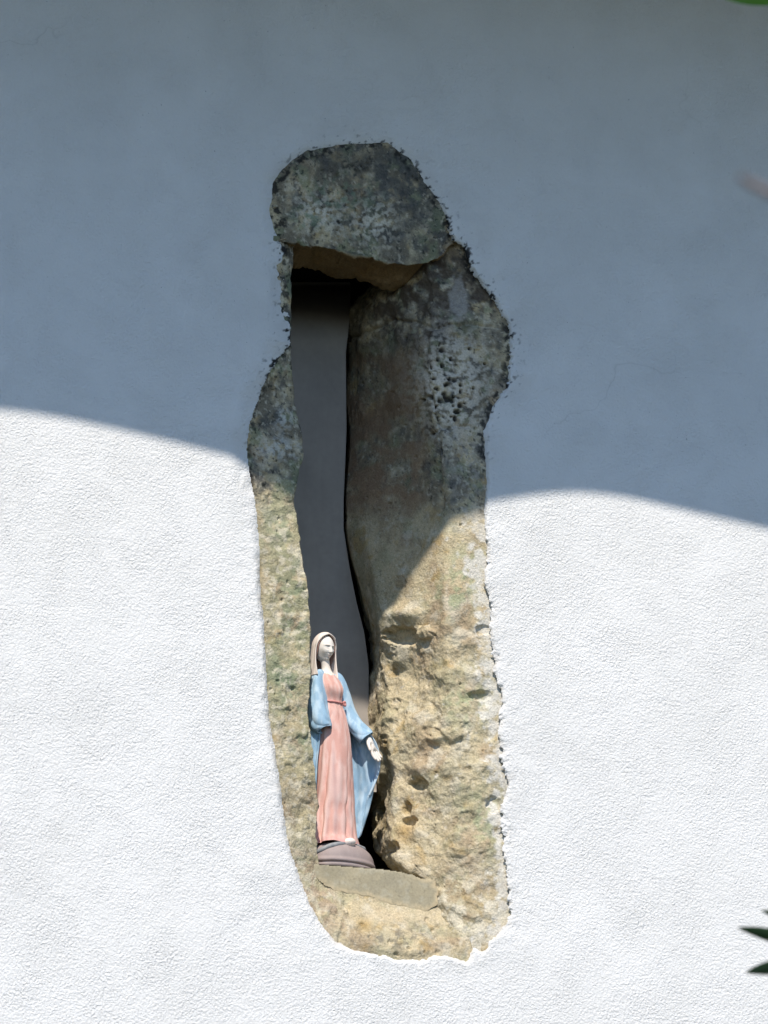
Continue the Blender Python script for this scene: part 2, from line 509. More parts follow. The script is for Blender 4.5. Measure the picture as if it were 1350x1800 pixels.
jd = 0.6 * joint_depth([J1, J2, JV], Ur, Vr, 3.5) + 0.12 * joint_depth([J3, J4, J5, J6], Ur, Vr, 4.0)
holes = pits(Ur, Vr, 785, 690, 26, 50, 46, 1.6, 5.0, 1)
tiny = pits(Ur, Vr, 690, 780, 45, 120, 22, 1.0, 2.4, 2) + pits(Ur, Vr, 780, 1250, 60, 200, 26, 1.0, 2.6, 3)
cn = noise2(Ur, Vr, 9, 61.0, 3)
def chip(cu, cv, ru, rv):
    return sstep(0.34, 0.58, blob(Ur, Vr, cu, cv, ru, rv) + 0.16 * cn)
chips = (chip(706, 1118, 32, 19) * 0.019 + chip(735, 1378, 19, 12) * 0.017 + chip(668, 1420, 9, 13) * 0.02
         + chip(715, 1422, 9, 13) * 0.012 + chip(722, 1445, 15, 10) * 0.012 + chip(845, 1222, 22, 10) * 0.011 + chip(868, 1415, 14, 16) * 0.009
         + chip(690, 1490, 13, 13) * 0.014 + chip(850, 1107, 15, 9) * 0.009)
gch = np.random.default_rng(77); chipm = np.zeros(Ur.shape)
for k_ in range(16):
    cu_, cv_ = gch.uniform(680, 860), gch.uniform(1000, 1640); r_ = gch.uniform(5, 20)
    if poly_sd(np.array([cu_]), np.array([cv_]), OUT)[0] > -12: continue
    w_ = chip(cu_, cv_, r_ * gch.uniform(0.8, 1.4), r_ * gch.uniform(0.45, 0.9))
    chips = chips + w_ * gch.uniform(0.0012, 0.003); chipm = np.maximum(chipm, 0.6 * w_ * gch.uniform(0, 1))
bulge = blob(Ur, Vr, 712, 1080, 32, 14) * 0.013 + blob(Ur, Vr, 732, 1350, 24, 14) * 0.012 + chip(745, 1112, 17, 13) * 0.010 + blob(Ur, Vr, 700, 1290, 40, 40) * 0.008
bulge = bulge - blob(Ur, Vr, 690, 760, 70, 160) * 0.004
facR = 0.0048 * facets(Pr * 1000, 62.0, 3) + 0.0013 * facets(Pr * 1000, 20.0, 9)
hR = facR * (0.15 + 0.85 * np.maximum(sstep(1020, 1120, Vr), sstep(620, 540, Vr))) - 0.009 * jd - 0.008 * holes - 0.004 * tiny - chips + bulge
edR = sstep(2, -40, poly_sd(Ur, Vr, OUT))
hR = hR * (0.2 + 0.8 * edR)
ampR = (0.15 + 0.85 * edR) * (0.30 + 0.65 * sstep(1040, 1150, Vr)) + 0.35 * sstep(780, 700, Vr) * edR + 0.5 * sstep(640, 560, Vr) * edR
greyR = 1.05 * sstep(930, 860, Vr) * (0.55 + 0.45 * sstep(720, 780, Ur)) + 0.10  # grey stops at the shadow edge: lichen plus shade put into the colour
def cR(c):
    u, v = Ur, Vr
    c = lay(c, np.array([0.34, 0.225, 0.14]), 0.85 * sstep(950, 860, v) * sstep(770, 720, u) * sstep(590, 650, v) * sstep(-0.5, 0.3, noise2(u, v, 50, 5.5, 4)))
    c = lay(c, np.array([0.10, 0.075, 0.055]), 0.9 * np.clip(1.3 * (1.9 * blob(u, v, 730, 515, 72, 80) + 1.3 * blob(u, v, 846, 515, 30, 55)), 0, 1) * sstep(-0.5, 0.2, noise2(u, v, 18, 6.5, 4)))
    c = lay(c, np.array([0.40, 0.37, 0.33]), 0.85 * sstep(0.35, 0.6, blob(u, v, 806, 525, 17, 44) + 0.22 * noise2(u, v, 14, 7.5, 3)))
    c = lay(c, np.array([0.76, 0.69, 0.58]), 0.85 * np.clip(blob(u, v, 795, 680, 62, 95) * 1.3, 0, 1) * sstep(-0.35, 0.2, noise2(u, v, 9, 8.5, 3)))
    c = lay(c, np.array([0.42, 0.39, 0.34]), 0.7 * blob(u, v, 822, 830, 42, 60) * sstep(-0.1, 0.35, noise2(u, v, 8, 9.5, 3)))
    c = lay(c, BLACK, 0.9 * holes)
    edge = sstep(-62, -4, poly_sd(u, v, OUT)); edb = sstep(-15, -3, poly_sd(u, v, OUT))
    c = lay(c, np.array([0.36, 0.40, 0.24]), 0.75 * np.clip(blob(u, v, 825, 1000, 40, 40) + blob(u, v, 790, 1055, 40, 34) + blob(u, v, 820, 1240, 40, 40) + blob(u, v, 850, 1440, 40, 50), 0, 1) * sstep(-0.3, 0.35, noise2(u, v, 17, 15.5, 4)))
    c = lay(c, WHITE, 0.85 * sstep(0.35, 0.75, 0.75 * edge + 0.55 * noise2(u, v, 15, 10.5, 4)) * sstep(860, 960, v))
    c = lay(c, BROWN * 0.75, 0.6 * chipm)
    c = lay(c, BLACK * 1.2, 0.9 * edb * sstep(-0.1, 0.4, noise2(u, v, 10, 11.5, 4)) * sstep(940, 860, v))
    c = lay(c, BROWN * 0.8, 0.7 * blob(u, v, 800, 1560, 80, 60) * sstep(-0.3, 0.3, noise2(u, v, 12, 12.5, 4)))
    c = lay(c, PALE, 0.8 * sstep(0.05, 0.4, noise2(u, v, 30, 13.5, 4)) * sstep(1480, 1600, v))
    c = lay(c, OCHRE, 0.6 * blob(u, v, 715, 1465, 16, 22))
    return c
stones_from_grid(Pr, Ur, Vr, greyR, cuts, [
    ('jamb_stone', 'dark crumbly jamb stone with a mortar patch just under the lintel'),
    ('jamb_stone', 'tall smooth brown jamb stone in shade beside the grey slab'),
    ('jamb_stone', 'pale grey pitted jamb stone full of small black holes'),
    ('jamb_stone', 'dark grey jamb stone under the pitted stone'),
    ('jamb_stone', 'sandy jamb stone crossed by the slanting shadow edge'),
    ('jamb_stone', 'sunlit sandy jamb stone right of the statue head and shoulders'),
    ('jamb_stone', 'rough sunlit jamb stone beside the blue mantle'),
    ('jamb_stone', 'brown mortared jamb stone at the lower right end of the niche')],
    hR, cR, ampR)

# --- left jamb: columns run from under the stucco to the arris, then straight back into the wall
UE = [(415,516),(430,515),(600,511),(640,512),(700,516),(750,528),(800,533),(850,522),(880,518),(920,522),(1000,535),(1060,543),(1120,545),
      (1200,544),(1260,541),(1320,550),(1400,556),(1480,556),(1520,561),(1560,575),(1600,605),(1650,650),(1690,690)]
LO = [(415,480),(500,475),(600,475),(640,455),(700,425),(760,405),(800,405),(860,415),(1000,428),(1150,438),(1300,452),(1400,466),(1520,490),(1600,518),(1650,545),(1690,560)]
rows = np.arange(415, 1645, 1.6)
ue = curve(UE, rows) + 2.2 * noise2(rows, rows * 0, 28, 3.0, 3); lo = curve(LO, rows)
de = curve([(415,.03),(600,.02),(700,.03),(880,.032),(1100,.035),(1400,.04),(1560,.04),(1690,.015)], rows)
nf, nbk = 78, 46
s = np.linspace(0, 1, nf)
Ul = lo[:, None] * (1 - s) + ue[:, None] * s
Dl = 0.009 + (de[:, None] - 0.009) * s ** 1.3
Vl = np.repeat(rows[:, None], nf, 1)
Pf = at(Ul, Vl, Dl)
k = np.linspace(0, 1, nbk + 1)[1:]
edge = Pf[:, -1:, :]
back = edge + np.stack([-0.03 * k ** 0.7, (0.26) * k, np.zeros(nbk)], -1)[None]
Pl = np.concatenate([Pf, back], 1)
Ul2 = np.concatenate([Ul, np.repeat(ue[:, None], nbk, 1)], 1); Vl2 = np.repeat(rows[:, None], nf + nbk, 1)
L1 = [(400,612),(520,612)]; L2 = [(400,892),(560,880)]; L3 = [(400,1120),(580,1128)]; L4 = [(400,1400),(600,1412)]
cl = np.zeros(Ul2.shape, int)
for j, L in enumerate((L1, L2, L3, L4)):
    cl[below(L, Ul2, Vl2)] = j + 1
hL = 0.0022 * facets(Pl * 1000, 26.0, 5) * sstep(2, -20, poly_sd(Ul2, Vl2, OUT)) - 0.0035 * joint_depth([L1], Ul2, Vl2, 4.0) - 0.001 * joint_depth([L2, L3, L4], Ul2, Vl2, 4.5) - 0.003 * pits(Ul2, Vl2, 500, 1150, 30, 250, 30, 1.2, 2.8, 9)
greyL = 0.9 * sstep(900, 850, Vl2) + 0.22  # left side too: lichen grey with shade painted in above the shadow edge
def cL(c):
    u, v = Ul2, Vl2
    c = lay(c, np.array([0.26, 0.30, 0.19]), 0.85 * (blob(u, v, 520, 1110, 40, 110) + blob(u, v, 530, 1290, 40, 50) + blob(u, v, 495, 920, 40, 50) * .9 + blob(u, v, 490, 1200, 30, 60) * .8 + blob(u, v, 510, 1020, 40, 40) * .7) * sstep(-0.45, 0.25, noise2(u, v, 22, 1.5, 4)))
    c = lay(c, np.array([0.44, 0.39, 0.24]), 0.6 * sstep(-0.3, 0.4, noise2(u, v, 60, 2.9, 4)) * sstep(880, 930, v))
    c = lay(c, PALE, 0.6 * sstep(0.1, 0.45, noise2(u, v, 13, 2.5, 4)) * sstep(880, 930, v))
    c = lay(c, np.array([0.70, 0.69, 0.63]), 0.75 * (blob(u, v, 490, 790, 40, 22) + blob(u, v, 500, 735, 18, 20)) * sstep(-0.15, 0.25, noise2(u, v, 9, 3.5, 4)))
    e = sstep(-12, -2, poly_sd(u, v, OUT))
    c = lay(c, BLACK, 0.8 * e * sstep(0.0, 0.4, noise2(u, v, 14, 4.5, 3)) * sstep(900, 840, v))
    c = lay(c, np.array([0.40, 0.30, 0.21]), 0.7 * sstep(1470, 1530, v) * sstep(-0.3, 0.3, noise2(u, v, 12, 5.5, 4)))
    return c
stones_from_grid(Pl, Ul2, Vl2, greyL, cl, [
    ('jamb_stone', None), ('jamb_stone', 'dark grey bulging stone left of the slab'),
    ('jamb_stone', 'narrow greenish jamb stone just below the shadow edge on the left'),
    ('jamb_stone', 'narrow lichen-green jamb stone left of the statue head'),
    ('jamb_stone', 'narrow curved jamb stone left of the statue feet')], hL, cL, 0.55)

# --- lintel: front face, then the soffit running back
rows_t = np.linspace(0, 1, 240)
ucol = np.arange(455, 850, 1.6)
vb = curve([(455,418),(520,430),(560,433),(640,450),(720,466),(770,452),(800,425),(850,410)], ucol) + 3.5 * noise2(ucol, ucol * 0, 38, 5.0, 4, 0.6)
vt = np.full(ucol.shape, 222.0)
nfront = 150; nsof = 70
sf = np.linspace(0, 1, nfront)[:, None]
Vf = vt + (vb - vt) * sf
Uf = np.repeat(ucol[None], nfront, 0)
Df = 0.007 + 0.006 * sf ** 3 - 0.004 * np.sin(np.pi * sf)
Pf = at(Uf, Vf, Df)
kk = np.linspace(0, 1, nsof + 1)[1:]
bk = Pf[-1:] + np.stack([0 * kk, 0.125 * kk ** 1.2 + 0.03 * np.clip(kk - 0.8, 0, 1), 0.006 * np.sin(kk * 7) + 0.35 * np.clip(kk - 0.8, 0, 1)], -1)[:, None, :]
Pt = np.concatenate([Pf, bk], 0)
Ut = np.concatenate([Uf, np.repeat(ucol[None], nsof, 0)], 0)
Vt = np.concatenate([Vf, vb[None] + 60 * kk[:, None]], 0)
soff = np.concatenate([np.zeros((nfront, len(ucol))), np.ones((nsof, len(ucol)))], 0)
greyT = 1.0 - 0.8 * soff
def cT(c):
    u, v = Ut, Vt
    f = 1 - soff
    c = lay(c, DGREY, f * 0.85 * np.clip(1.3 * blob(u, v, 705, 330, 70, 80), 0, 1) * sstep(-0.6, 0.1, noise2(u, v, 20, 7.2, 4)))
    c = lay(c, DGREY, f * 0.6 * blob(u, v, 610, 285, 90, 25))
    c = lay(c, np.array([0.80, 0.75, 0.63]), f * 0.9 * (blob(u, v, 560, 375, 45, 35) + blob(u, v, 660, 390, 38, 40)) * sstep(-0.15, 0.25, noise2(u, v, 9, 1.2, 4)))
    c = lay(c, np.array([0.25, 0.32, 0.22]), f * 0.75 * (blob(u, v, 600, 345, 60, 30) + blob(u, v, 540, 385, 30, 20)) * sstep(-0.1, 0.4, noise2(u, v, 14, 2.2, 4)))
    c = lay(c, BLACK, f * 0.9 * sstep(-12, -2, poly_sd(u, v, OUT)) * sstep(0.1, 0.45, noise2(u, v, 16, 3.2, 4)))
    c = lay(c, BLACK, f * 0.85 * (blob(u, v, 620, 295, 34, 9)) * sstep(-0.2, 0.2, noise2(u, v, 9, 4.2, 4)))
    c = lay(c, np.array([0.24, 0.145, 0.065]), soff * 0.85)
    c = lay(c, np.array([0.42, 0.12, 0.08]), f * 0.7 * blob(u, v, 518, 447, 12, 9) * sstep(-0.2, 0.2, noise2(u, v, 7, 5.2, 3)))
    return c
stones_from_grid(Pt, Ut, Vt, greyT, np.zeros(Ut.shape, int), [('lintel_stone', 'grey-green lichened lintel stone over the slit')],
                 -0.004 * pits(Ut, Vt, 600, 360, 60, 45, 60, 1.5, 4, 12) - 0.004 * (1 - soff) * sstep(4, 30, poly_sd(Ut, Vt, OUT)), cT, (0.75 + 0.5 * soff) * np.maximum(soff, 0.1 + 0.9 * sstep(12, -18, poly_sd(Ut, Vt, OUT))))

# --- rubble at the foot of the niche
ucol = np.arange(535, 900, 1.6); vrow = np.arange(1545, 1725, 1.5)
Ub, Vb = np.meshgrid(ucol, vrow)
vtop = np.interp(Ub, [535, 575, 600, 650, 700, 770, 830, 900], [1530, 1546, 1560, 1572, 1586, 1596, 1592, 1578])
ss = np.clip((Vb - vtop) / (1690 - vtop), -0.6, 1.3)
Db = 0.0452 - 0.0395 * sstep(-0.1, 0.9, ss) + 0.06 * np.clip(-ss, 0, 1)
Pb = at(Ub, Vb, Db)
C1 = [(790,1590),(808,1615),(828,1632),(838,1662),(850,1720)]
C2 = [(600,1560),(612,1600),(600,1640),(590,1720)]
cb = np.zeros(Ub.shape, int)
cb[Ub > np.interp(Vb, [p[1] for p in C2], [p[0] for p in C2])] = 1
cb[Ub > np.interp(Vb, [p[1] for p in C1], [p[0] for p in C1])] = 2
hB = -0.024 * joint_depth([C1], Ub, Vb, 4.5) - 0.004 * joint_depth([C2], Ub, Vb, 4.0) - 0.004 * pits(Ub, Vb, 720, 1650, 70, 22, 18, 1.5, 4, 14)
def cB(c):
    u, v = Ub, Vb
    c = lay(c, np.array([0.60, 0.50, 0.34]), 0.7 * blob(u, v, 700, 1610, 90, 14))
    c = lay(c, OCHRE, 0.7 * blob(u, v, 640, 1625, 16, 14))
    c = lay(c, BLACK, 0.85 * joint_depth([C1[:4]], u, v, 2.6))
    c = lay(c, DGREY, 0.6 * sstep(0.0, 0.4, noise2(u, v, 14, 1.7, 4)) * blob(u, v, 690, 1650, 100, 25))
    c = lay(c, np.array([0.42, 0.33, 0.24]), 0.7 * sstep(600, 570, u))
    c = lay(c, PALE, 0.6 * sstep(830, 850, u) * sstep(-0.3, 0.3, noise2(u, v, 14, 2.7, 4)))
    return c
stones_from_grid(Pb, Ub, Vb, np.full(Ub.shape, 0.15), cb, [('sill_stone', 'small brown stone at the lower left tip of the niche'),
    ('sill_stone', 'wide pale rubble stone below the cement sill'), ('sill_stone', 'pale stone right of the open crack')], hB * sstep(-0.02, 0.25, ss), cB, 0.05 + 0.8 * sstep(0.0, 0.35, ss) * (0.3 + 0.7 * sstep(3, -14, poly_sd(Ub, Vb, OUT))))

# --- cement sill: a block whose face is ragged at the bottom and right
CEM = [(546,1518),(600,1522),(668,1527),(705,1532),(745,1543),(764,1545),(770,1560),(773,1588),(758,1601),(720,1598),(690,1592),(655,1580),(620,1572),(592,1568),(570,1556),(552,1540)]
ucol = np.arange(540, 785, 1.6); vrow = np.arange(1510, 1612, 1.5)
Uc, Vc = np.meshgrid(ucol, vrow)
sc = poly_sd(Uc, Vc, CEM) + 3.0 * noise2(Uc, Vc, 16, 3.0, 4) * sstep(1530, 1545, Vc)
Dc = 0.046 - 0.000008 * (Vc - 1530) ** 1 * 10 + 0.00012 * np.clip(Uc - 690, 0, None) * 0 + 0.0012 * noise2(Uc, Vc, 50, 2.0, 3)
Dc = Dc - 0.010 * sstep(605, 552, Uc) + 0.0012 * np.exp(-np.clip(-sc, 0, None) / 2.0)
Pc = at(Uc, Vc, Dc)
cc = np.broadcast_to(np.array([0.37, 0.325, 0.225]), (*Uc.shape, 3)).copy()
cc = lay(cc, np.array([0.31, 0.28, 0.205]), 0.6 * sstep(-0.1, 0.6, noise2(Uc, Vc, 34, 1.0, 4)))
cc = lay(cc, np.array([0.42, 0.39, 0.30]), 0.5 * sstep(0.1, 0.6, noise2(Uc, Vc, 22, 6.0, 4)))
cc = lay(cc, np.array([0.55, 0.45, 0.29]), 0.8 * sstep(-12, -1, sc + 4 * noise2(Uc, Vc, 9, 4.4, 3)) * sstep(1535, 1550, Vc))
cc = lay(cc, BLACK, 0.2 * sstep(0.5, 0.7, noise2(Uc, Vc, 6, 7.0, 3)))
F = grid_faces(*Uc.shape); F = F[(sc.ravel()[F] < 0).all(1)]
vv_, ff, used = sub_mesh(Pc.reshape(-1, 3), F)
ccu = cc.reshape(-1, 3)[used]
# top of the block, running back into the slit
tu = np.linspace(556, 770, 60)
tv = np.interp(tu, [p[0] for p in CEM[:7]], [p[1] for p in CEM[:7]])
a_ = at(tu, tv, np.full(60, 0.058)); b_ = a_ + np.array([0, 0.27, 0.0])
zt = a_[:, 2].copy()
n1 = len(vv_)
vv_ = np.concatenate([vv_, a_, b_])
i = np.arange(59)
ff = np.concatenate([ff, np.stack([n1 + i, n1 + i + 1, n1 + 61 + i, n1 + 60 + i], -1)])
ccu = np.concatenate([ccu, np.tile([0.33, 0.305, 0.225], (120, 1))])
link('cement_sill', make_mesh('cement_sill', vv_, ff, True, ccu), M_CEMENT, wall, 'smooth grey-green cement sill under the statue')

# --- grey slab closing the slit, a box 12 mm thick
pr = np.linspace(496, 1392, 124)
ur = np.interp(pr, [548, 560, 620, 760, 880, 930, 1000, 1060, 1110, 1170, 1235, 1300, 1420, 1560], [616, 615, 608, 609, 604, 604, 615, 627, 640, 648, 648, 660, 664, 700])
L_ = 470.0
DS = 0.247
dsl = DS + 0.085 * np.clip((605 - pr) / 75, 0, 1.45) ** 2
lft = at(np.full(124, L_), pr, dsl); rgt = at(ur, pr, dsl)
nsx = 60
tt = np.linspace(0, 1, nsx)[None, :, None]
Ps = lft[:, None] * (1 - tt) + rgt[:, None] * tt
cs = np.broadcast_to(np.array([0.37, 0.33, 0.29]), Ps.shape).copy()
q = Ps * 1000
cs = cs * (1 + 0.10 * fbm(q / 60, 4) + 0.03 * fbm(q / np.array([9.0, 9.0, 90.0]), 3))[..., None]
fr_ = Ps.reshape(-1, 3); bk_ = fr_ + np.array([0, .012, 0])
n = len(fr_)
F = grid_faces(124, nsx)
ring = np.concatenate([np.arange(nsx), np.arange(1, 124) * nsx + nsx - 1, (123 * nsx + np.arange(nsx - 2, -1, -1)), np.arange(122, 0, -1) * nsx])
r2 = np.roll(ring, -1)
F = np.concatenate([F, F[:, ::-1] + n, np.stack([ring, r2, r2 + n, ring + n], -1)])
me = make_mesh('back_slab', np.concatenate([fr_, bk_]), F, False, np.concatenate([cs.reshape(-1, 3)] * 2))
link('back_slab', me, M_SLAB, wall, 'smooth grey slab closing the back of the slit')

# --- masonry core round the cavity (five slabs, never visible except as the dark back)
def box(x0, x1, y0, y1, z0, z1):
    v = [(x, y, z) for x in (x0, x1) for y in (y0, y1) for z in (z0, z1)]
    f = [(0, 1, 3, 2), (4, 6, 7, 5), (0, 4, 5, 1), (2, 3, 7, 6), (0, 2, 6, 4), (1, 5, 7, 3)]
    return v, f
def boxes(lst):
    V, Fc = [], []
    for b_ in lst:
        v, f = box(*b_); o = len(V); V += v; Fc += [tuple(i + o for i in t_) for t_ in f]
    return V, Fc
V, Fc = boxes([(-6.5, -0.42, 0.06, 0.55, 0, 6.4), (0.42, 6.5, 0.06, 0.55, 0, 6.4), (-0.42, 0.42, 0.06, 0.55, 4.62, 6.4),
               (-0.42, 0.42, 0.06, 0.55, 0, 2.85), (-0.42, 0.42, 0.45, 0.55, 2.85, 4.62)])
link('masonry_core', make_mesh('masonry_core', V, Fc, False), M_DARK, wall)

# ---------------------------------------------------------------- roof overhang: its wavy front edge throws the shade
EDGE = [(-420, 760), (-200, 726), (0, 721), (100, 734), (200, 754), (300, 777), (380, 797), (445, 816), (520, 838), (640, 868), (740, 893), (795, 899), (850, 888), (900, 877), (960, 869),
        (1030, 867), (1100, 875), (1200, 897), (1350, 931), (1500, 972), (1640, 1010)]
EY = -1.0
ew = at(np.array([p[0] for p in EDGE]), np.array([p[1] for p in EDGE]), np.zeros(len(EDGE)))
ee = ew + SUN[None] * (EY / SUN[1])
xs = np.linspace(-6.6, 6.6, 700)
x0, x1 = ee[0, 0], ee[-1, 0]
per = x1 - x0
z_end = 0.5 * (ee[0, 2] + ee[-1, 2])
ze = curve(list(zip(ee[:, 0], ee[:, 2])), xs)
outx = (xs < x0) | (xs > x1)
ph = (xs - ee[12, 0]) / 1.02
ze = np.where(outx, z_end + 0.05 * np.abs(np.sin(np.pi * ph)) , ze)
prof = [(-1.0, 0.0), (-1.0, 0.035), (0.05, 0.5), (0.05, 0.46)]
V = np.stack([np.stack([xs, np.full_like(xs, y), (ze if k < 2 else np.full_like(xs, z_end)) + dz], -1) for k, (y, dz) in enumerate(prof)], 1)
F = []
n = len(xs)
F = np.concatenate([np.stack([np.arange(n - 1) * 4 + a, np.arange(n - 1) * 4 + (a + 1) % 4, np.arange(1, n) * 4 + (a + 1) % 4, np.arange(1, n) * 4 + a], -1) for a in range(4)])
roof = link('roof', make_mesh('roof', V.reshape(-1, 3), F, False), M_TILE, house)

# ---------------------------------------------------------------- statue (millimetres, front faces -Y)
statue = link('statue', None, None)
statue['label'] = 'small painted statue of a veiled woman in pink gown and blue mantle'
statue['category'] = 'statue'
SC = 0.001
def sg(name, arr, colour, close=False, parent=None, thick=0.0, caps=(False, False), label=None, mat=None):
    """statue piece from a grid of points (rows, cols, 3) in mm"""
    arr = np.asarray(arr, float)
    nr, nc = arr.shape[:2]
    F = grid_faces(nr, nc, close)
    verts = arr.reshape(-1, 3) * SC
    col = np.broadcast_to(np.asarray(colour, float), (nr, nc, 3)).reshape(-1, 3)
    faces = [tuple(f) for f in F.tolist()]
    for end, idx in ((0, 0), (1, nr - 1)):
        if caps[end]:
            faces.append(tuple(int(idx * nc + j) for j in (range(nc) if end else reversed(range(nc)))))
    me = make_mesh(name, verts, faces if any(caps) else F, True, col)
    o = link(name, me, mat or M_PAINT, parent or statue, label)
    if thick:
        md = o.modifiers.new('thickness', 'SOLIDIFY'); md.thickness = thick * SC; md.offset = -1
    return o

C_PINK = np.array([0.66, 0.37, 0.31]); C_PINK2 = np.array([0.74, 0.51, 0.45]); C_BLUE = np.array([0.29, 0.45, 0.59]); C_BLUE2 = np.array([0.50, 0.64, 0.74])
C_CREAM = np.array([0.80, 0.70, 0.635]); C_SKIN = np.array([0.78, 0.73, 0.67]); C_HAIR = np.array([0.27, 0.16, 0.13]); C_MAUVE = np.array([0.33, 0.265, 0.25])
C_SASH = np.array([0.58, 0.25, 0.23])

def worn(arr, c0, c1, s=14, amt=0.6, z=0.0):
    """paint worn towards a second tone in patches"""
    q = np.asarray(arr, float) / s + z
    q = q * np.array([1.6, 1.6, 0.55])
    return lay(np.broadcast_to(c0, arr.shape).copy(), c1, amt * sstep(-0.15, 0.6, fbm(q, 4)))

CX = [(0, 0), (45, 0), (150, 0), (300, -7), (350, -14), (375, -19), (440, -25)]
CY = [(0, 0), (45, 0), (300, 2), (350, 4), (440, 6)]
def axis(z): return curve(CX, z), curve(CY, z)

# plinth: two-step rim and a globe-like dome
zz = [0, 5.5, 6.5, 6.8, 9.0, 9.4, 10.5, 15, 16]
rr = [56, 56.5, 55.5, 53.0, 53.0, 55.5, 57.0, 56, 54.5]
for k in range(1, 16):
    a = k / 15
    zz.append(16 + 36 * math.sin(a * 1.45)); rr.append(54.5 * math.cos(a * 1.45) ** 0.8)
th = np.linspace(0, 2 * np.pi, 120, endpoint=False)
arr = np.stack([np.stack([11 + 1.2 * r_ * np.cos(th), r_ * 0.9 * np.sin(th), np.full_like(th, z_)], -1) for z_, r_ in zip(zz, rr)])
arr = arr + 0.8 * np.stack([noise(arr / 16)] * 3, -1) * np.array([1, 1, 0.4])
sg('plinth', arr, worn(arr, C_MAUVE, np.array([0.36, 0.30, 0.28]), 20, 0.7), True, caps=(True, True))

# gown
zs = np.linspace(42, 356, 210)
th = np.linspace(0, 2 * np.pi, 260, endpoint=False)
Z, T = np.meshgrid(zs, th, indexing='ij')
RX = curve([(42,49),(60,44),(110,38),(180,34),(240,31),(280,25),(303,20.5),(318,23),(335,25),(346,21),(352,14),(356,9)], Z)
RY = curve([(42,33),(60,30),(110,27),(180,25),(240,23),(280,19),(303,16),(320,20),(335,18),(346,14),(352,11),(356,9)], Z)
cx, cy = axis(Z)
fa = curve([(42,4.4),(70,3.7),(140,2.3),(220,1.4),(285,1.2),(303,0.6),(325,0.9),(356,0.1)], Z)
drift = 0.30 * np.sin(Z / 60.0) + 0.25 * noise(np.stack([Z / 40, T * 0 + 2, T * 0], -1))
T2 = T + 0.28 * np.sin(2 * T + 1) + 0.16 * np.sin(5 * T)
w1 = (np.abs(np.sin(4.5 * (T2 + drift) + 0.6)) ** 0.7 * 2 - 1) * (0.55 + 0.6 * np.abs(np.sin(1.5 * T + 0.4 + Z / 150)))
w2 = np.sin(13 * T + 2.0 * np.sin(Z / 48) + 1.0)
w3 = noise(np.stack([np.cos(T) * 3.2, np.sin(T) * 3.2, Z / 70], -1))
fold = fa * (0.75 * w1 + 0.3 * w2 + 0.7 * w3)
knee = 3.5 * np.exp(-((T - 4.35) / 0.5) ** 2 - ((Z - 165) / 55) ** 2)
bust = 3.0 * (np.exp(-((T - 4.25) / 0.33) ** 2) + np.exp(-((T - 5.17) / 0.33) ** 2)) * np.exp(-((Z - 324) / 12) ** 2)
X = cx + (RX + fold + knee + bust) * np.cos(T); Y = cy + (RY + fold * 0.9 + knee + bust) * np.sin(T)
hem = np.where(Z < 60, (60 - Z) / 18, 0)
Zg = Z + hem * (4.5 * np.cos(T - 4.71) * (np.cos(T - 4.71) > 0) + 1.5 * np.sin(5 * T))
arr = np.stack([X, Y, Zg], -1)
ridge = sstep(0.2, 0.9, (0.75 * w1 + 0.3 * w2 + 0.7 * w3))
gc = worn(arr, C_PINK, C_PINK2, 16, 0.7)
gc = lay(gc, np.array([0.80, 0.62, 0.57]), 0.45 * ridge)                 # fold highlights put into the colour along the ridges
gc = lay(gc, np.array([0.46, 0.30, 0.29]), 0.5 * np.exp(-((T - 4.15 - drift * .3) / 0.10) ** 2) * sstep(40, 90, Z) * sstep(260, 180, Z))
gc = lay(gc, C_SASH, 0.5 * sstep(58, 44, Z))
gown = sg('gown', arr, gc, True)

# sash with knot
th2 = np.linspace(0, 2 * np.pi, 160, endpoint=False)
cxs, cys = axis(303.0)
rings = []
for k in np.linspace(0, 2 * np.pi, 10, endpoint=False):
    rad = 1.7
    zc = 302 + 2.0 * np.cos(th2 * 1 - 4.7) * -1
    rings.append(np.stack([cxs + (21.2 + rad * np.cos(k)) * np.cos(th2), cys + (17.0 + rad * np.cos(k)) * np.sin(th2), zc + rad * np.sin(k)], -1))
arr = np.array(rings + [rings[0]])
sg('sash', arr, C_SASH, True)

def tube(path, radii, n=20, squash=1.0, folds=None):
    path = np.asarray(path, float); m_ = len(path)
    T_ = np.gradient(path, axis=0); T_ /= np.linalg.norm(T_, axis=1)[:, None]
    ref = np.array([0.0, 1.0, 0.15])
    N_ = ref - (T_ @ ref)[:, None] * T_; N_ /= np.linalg.norm(N_, axis=1)[:, None]
    B_ = np.cross(T_, N_)
    a = np.linspace(0, 2 * np.pi, n, endpoint=False)
    r_ = np.asarray(radii, float)[:, None] * np.ones(n)
    if folds is not None: r_ = r_ + folds(np.linspace(0, 1, m_)[:, None], a[None])
    return path[:, None] + r_[..., None] * (np.cos(a)[None, :, None] * N_[:, None] * squash + np.sin(a)[None, :, None] * B_[:, None])

def spl(pts, n):
    pts = np.asarray(pts, float); t_ = np.linspace(0, 1, len(pts)); x_ = np.linspace(0, 1, n)
    return np.stack([curve(list(zip(t_, pts[:, k])), x_) for k in range(pts.shape[1])], -1)

kx = spl([(14, -15.5, 301), (17, -17, 303), (19, -16, 300), (17.5, -17.5, 296), (14, -17, 299)], 30) + np.array([cxs, cys, 0])
sg('sash_knot', tube(kx, np.full(30, 2.0), 10), C_SASH, True, caps=(True, True))

